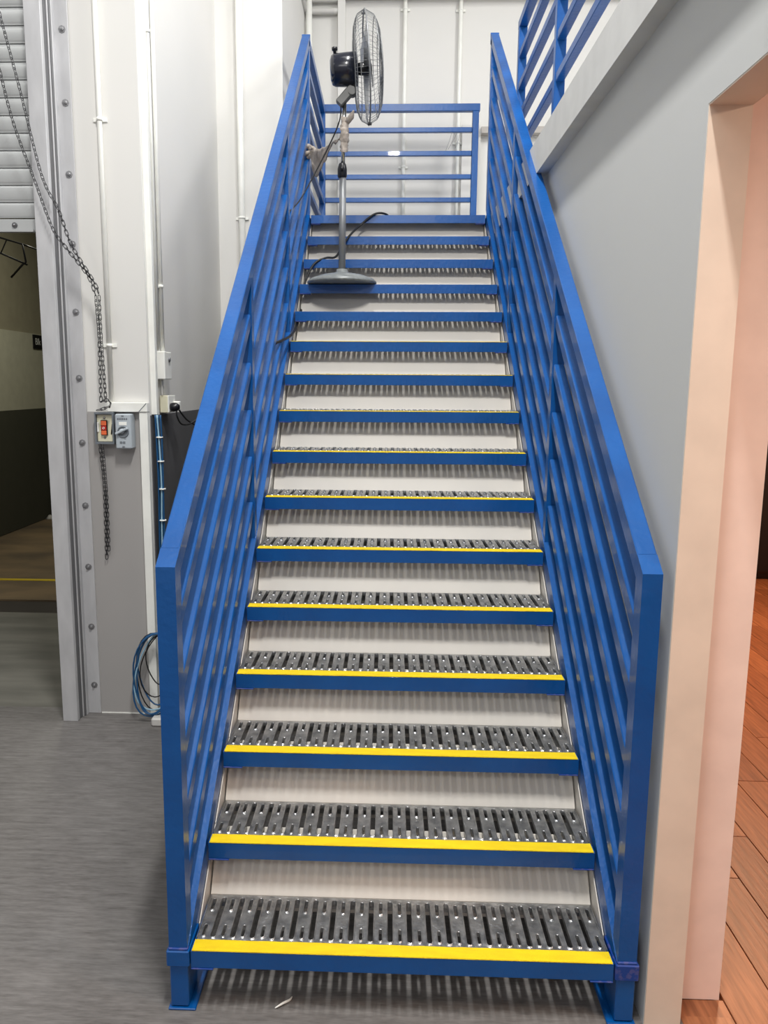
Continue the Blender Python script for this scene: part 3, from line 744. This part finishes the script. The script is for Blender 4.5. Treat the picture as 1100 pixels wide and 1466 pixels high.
# ------------------------------------------------------------------ back walls' pipes, beams, ledges
pipe('wall_pipe', 'white pipe running up the projecting wall bay', -1.058, 3.571, 0.022, 1.2, 5.4, (2.82,), wallgap=0.006)
pipe('wall_pipe', 'left of two thin white pipes on the back wall', 0.056, 5.022, 0.017, 2.75, 5.3, (4.76, 3.53), wallgap=0.010)
pipe('wall_pipe', 'right of two thin white pipes on the back wall', 0.512, 5.022, 0.017, 2.75, 5.3, (4.75, 3.72), wallgap=0.010)
pipe('wall_pipe', 'stout white pipe rising behind the left railing post', -0.735, 4.97, 0.026, 2.2, 5.3, (), wallgap=0.01)
struct('trim_7', MB().box(-0.500, -0.437, 4.985, 5.05, 2.2, 5.5, 0.003), M['white'], 'white boxed column on the back wall')
for zz, lb in ((4.835, 'upper of two grey pipes crossing behind the white pipe'), (4.745, 'lower of two grey pipes crossing behind the white pipe')):
    t = thing('cross_pipe', lb, 'pipe', (-0.75, 5.01, zz))
    MB().tube(smooth_pts([(-0.02, -1.0, 0.0), (-0.02, -0.5, 0), (-0.02, -0.06, 0), (0.0, -0.01, 0), (0.05, 0, 0), (0.25, 0, 0)], 5), 0.024, 12).build('tube', M['pipegrey'], t)
struct('trim_8', MB().box(-0.437, 4.6, 4.93, 5.05, 4.84, 5.0), M['beam'], 'beige beam across the top of the back wall')
struct('trim_9', MB().box(0.70, 4.6, 4.96, 5.05, 3.78, 3.83), M['beam'], 'narrow ledge on the back wall right of the landing')
struct('trim_10', MB().box(0.545, 0.70, 5.0, 5.05, 2.2, 3.86), M['white'], 'shallow white boxing behind the landing guard')
lw = thing('loose_wires', 'few thin loose wires dangling before the right wall pipe', 'wires', (0.46, 4.99, 3.75))
for a, b in (((-.0, 0, .06), (-.05, .0, -.10)), ((.02, 0, .06), (-.01, 0, -.06)), ((.04, 0, .04), (-.03, 0, -.09)), ((.06, 0, .03), (.03, 0, -.08))):
    a = Vector(a); b = Vector(b); MB().tube(smooth_pts([a, a.lerp(b, .5) + Vector((.008, 0, .01)), b], 4), 0.0016, 5).build('wire', M['bolt'], lw)

# ------------------------------------------------------------------ storeroom contents
sg = thing('wall_sign', 'black sign with white letters on the dark storeroom wall', 'sign', (-4.379, 7.72, 2.20))
MB().box(0, .012, -.19, .11, -.085, .085, .002).build('panel', M['sign'], sg)
flat_text('Blk', 0.115, M['letter'], sg, (.0125, -.075, 0), (PI / 2, 0, PI / 2))
bf = thing('wall_bracket', 'thin dark wire bracket high on the storeroom wall', 'bracket', (-3.25, 4.5, 2.7))
fr = MB()
P0 = [(-.55, 0, .22), (.02, .0, .17), (.23, 0, .11), (.25, 0, -.03), (.22, 0, -.05), (.12, 0, -.15)]
fr.tube(P0, .008, 6); fr.tube([(-.55, 0, .20), (0, 0, .06), (.26, 0, -.05)], .008, 6); fr.tube([(.23, 0, .11), (.24, .3, .11)], .007, 6); fr.tube([(-.55, 0, .22), (-.55, 0, .20)], .008, 6)
fr.tube([(.10, 0, .14), (.05, 0, .045)], .005, 6)
fr.tube([(-.55, 0, .21), (-1.14, 0, .21)], .01, 6)
fr.build('frame', M['chain'], bf)
pipe('floor_pipe', 'thin pale pipe standing in the storeroom corner', -4.33, 7.72, 0.012, 0.0, 0.55, (), cat='pipe')
MB().lathe([(.045, 0), (.05, .004), (.03, .03), (.018, .05), (.0, .055)], n=14).build('pipe_foot', M['pipegrey'], label='small pale floor boot around the corner pipe', cat='pipe foot', loc=(-4.33, 7.62, -0.006))

# ------------------------------------------------------------------ warm room: oak planks, dark cabinet
fw = struct('floor_room', MB().box(XW + 0.11, 4.6, -4.5, 6.0, -0.12, -0.012), M['wood'][2], 'oak plank floor of the warm-lit room')
W, Lp = 0.145, 1.1
PMs = []
for wm in M['wood']:
    PMs.append(MB().box(-W / 2 + 0.0012, W / 2 - 0.0012, -Lp / 2 + 0.0012, Lp / 2 - 0.0012, -0.011, 0.0, 0.0015).mesh('plank', wm))
rnd = random.Random(4)
ang = math.radians(0)
for i in range(19):
    x = 0.84 + W * i
    y = -2.4 + rnd.uniform(0, 1.0)
    while y < 5.7 and x < 3.4:
        yy = y + Lp / 2
        ok = yy + Lp / 2 < 5.98
        if x - W / 2 < 0.905 and yy + Lp / 2 > 0.09 and yy - Lp / 2 < 0.31: ok = False
        if ok:
            o = link('plank', rnd.choice(PMs), fw, loc=(x, yy, 0.0005 * rnd.random()))
        y += Lp
cut = MB().box(0.7675 + 0.0, 0.911, -0.9, 0.094, -0.011, 0.0, 0.0015).build('plank', M['wood'][0], fw)
cbt = thing('cabinet', 'glossy black cabinet standing on the wooden floor beyond the doorway', 'cabinet', (3.75, 5.3, 0))
MB().box(-.75, .75, -.35, .35, .06, 1.5, .01).build('body', M['black'], cbt)
MB().box(-.72, .72, -.30, .33, 0, .06).build('plinth', M['black'], cbt)
MB().box(-.735, -.005, -.37, -.351, .08, 1.48, .004).build('door', M['black'], cbt)
MB().box(.005, .735, -.37, -.351, .08, 1.48, .004).build('door', M['black'], cbt)

# green sign by the doorway
ex = thing('exit_sign', 'green illuminated sign box on the wall above the doorway', 'sign', (XW, -0.47, 2.49))
MB().box(-.045, -.001, -.13, .13, -.10, .13, .003).build('housing', M['white_t'], ex)
MB().box(-.052, -.045, -.128, .128, -.095, .128, .002).build('lit_panel', M['green'], ex)

# small litter
MB().tube(smooth_pts([(-.02, -.012, 0.003), (0, .0, .008), (.016, .016, .004), (.022, .03, .003)], 5), [0.0015 + 0.002 * math.sin(PI * k / 15) for k in range(16)], 6).build('paper_scrap', M['white_t'], label='tiny curled white scrap on the floor under the first tread', cat='scrap', loc=(-0.323, 0.022, 0.0))
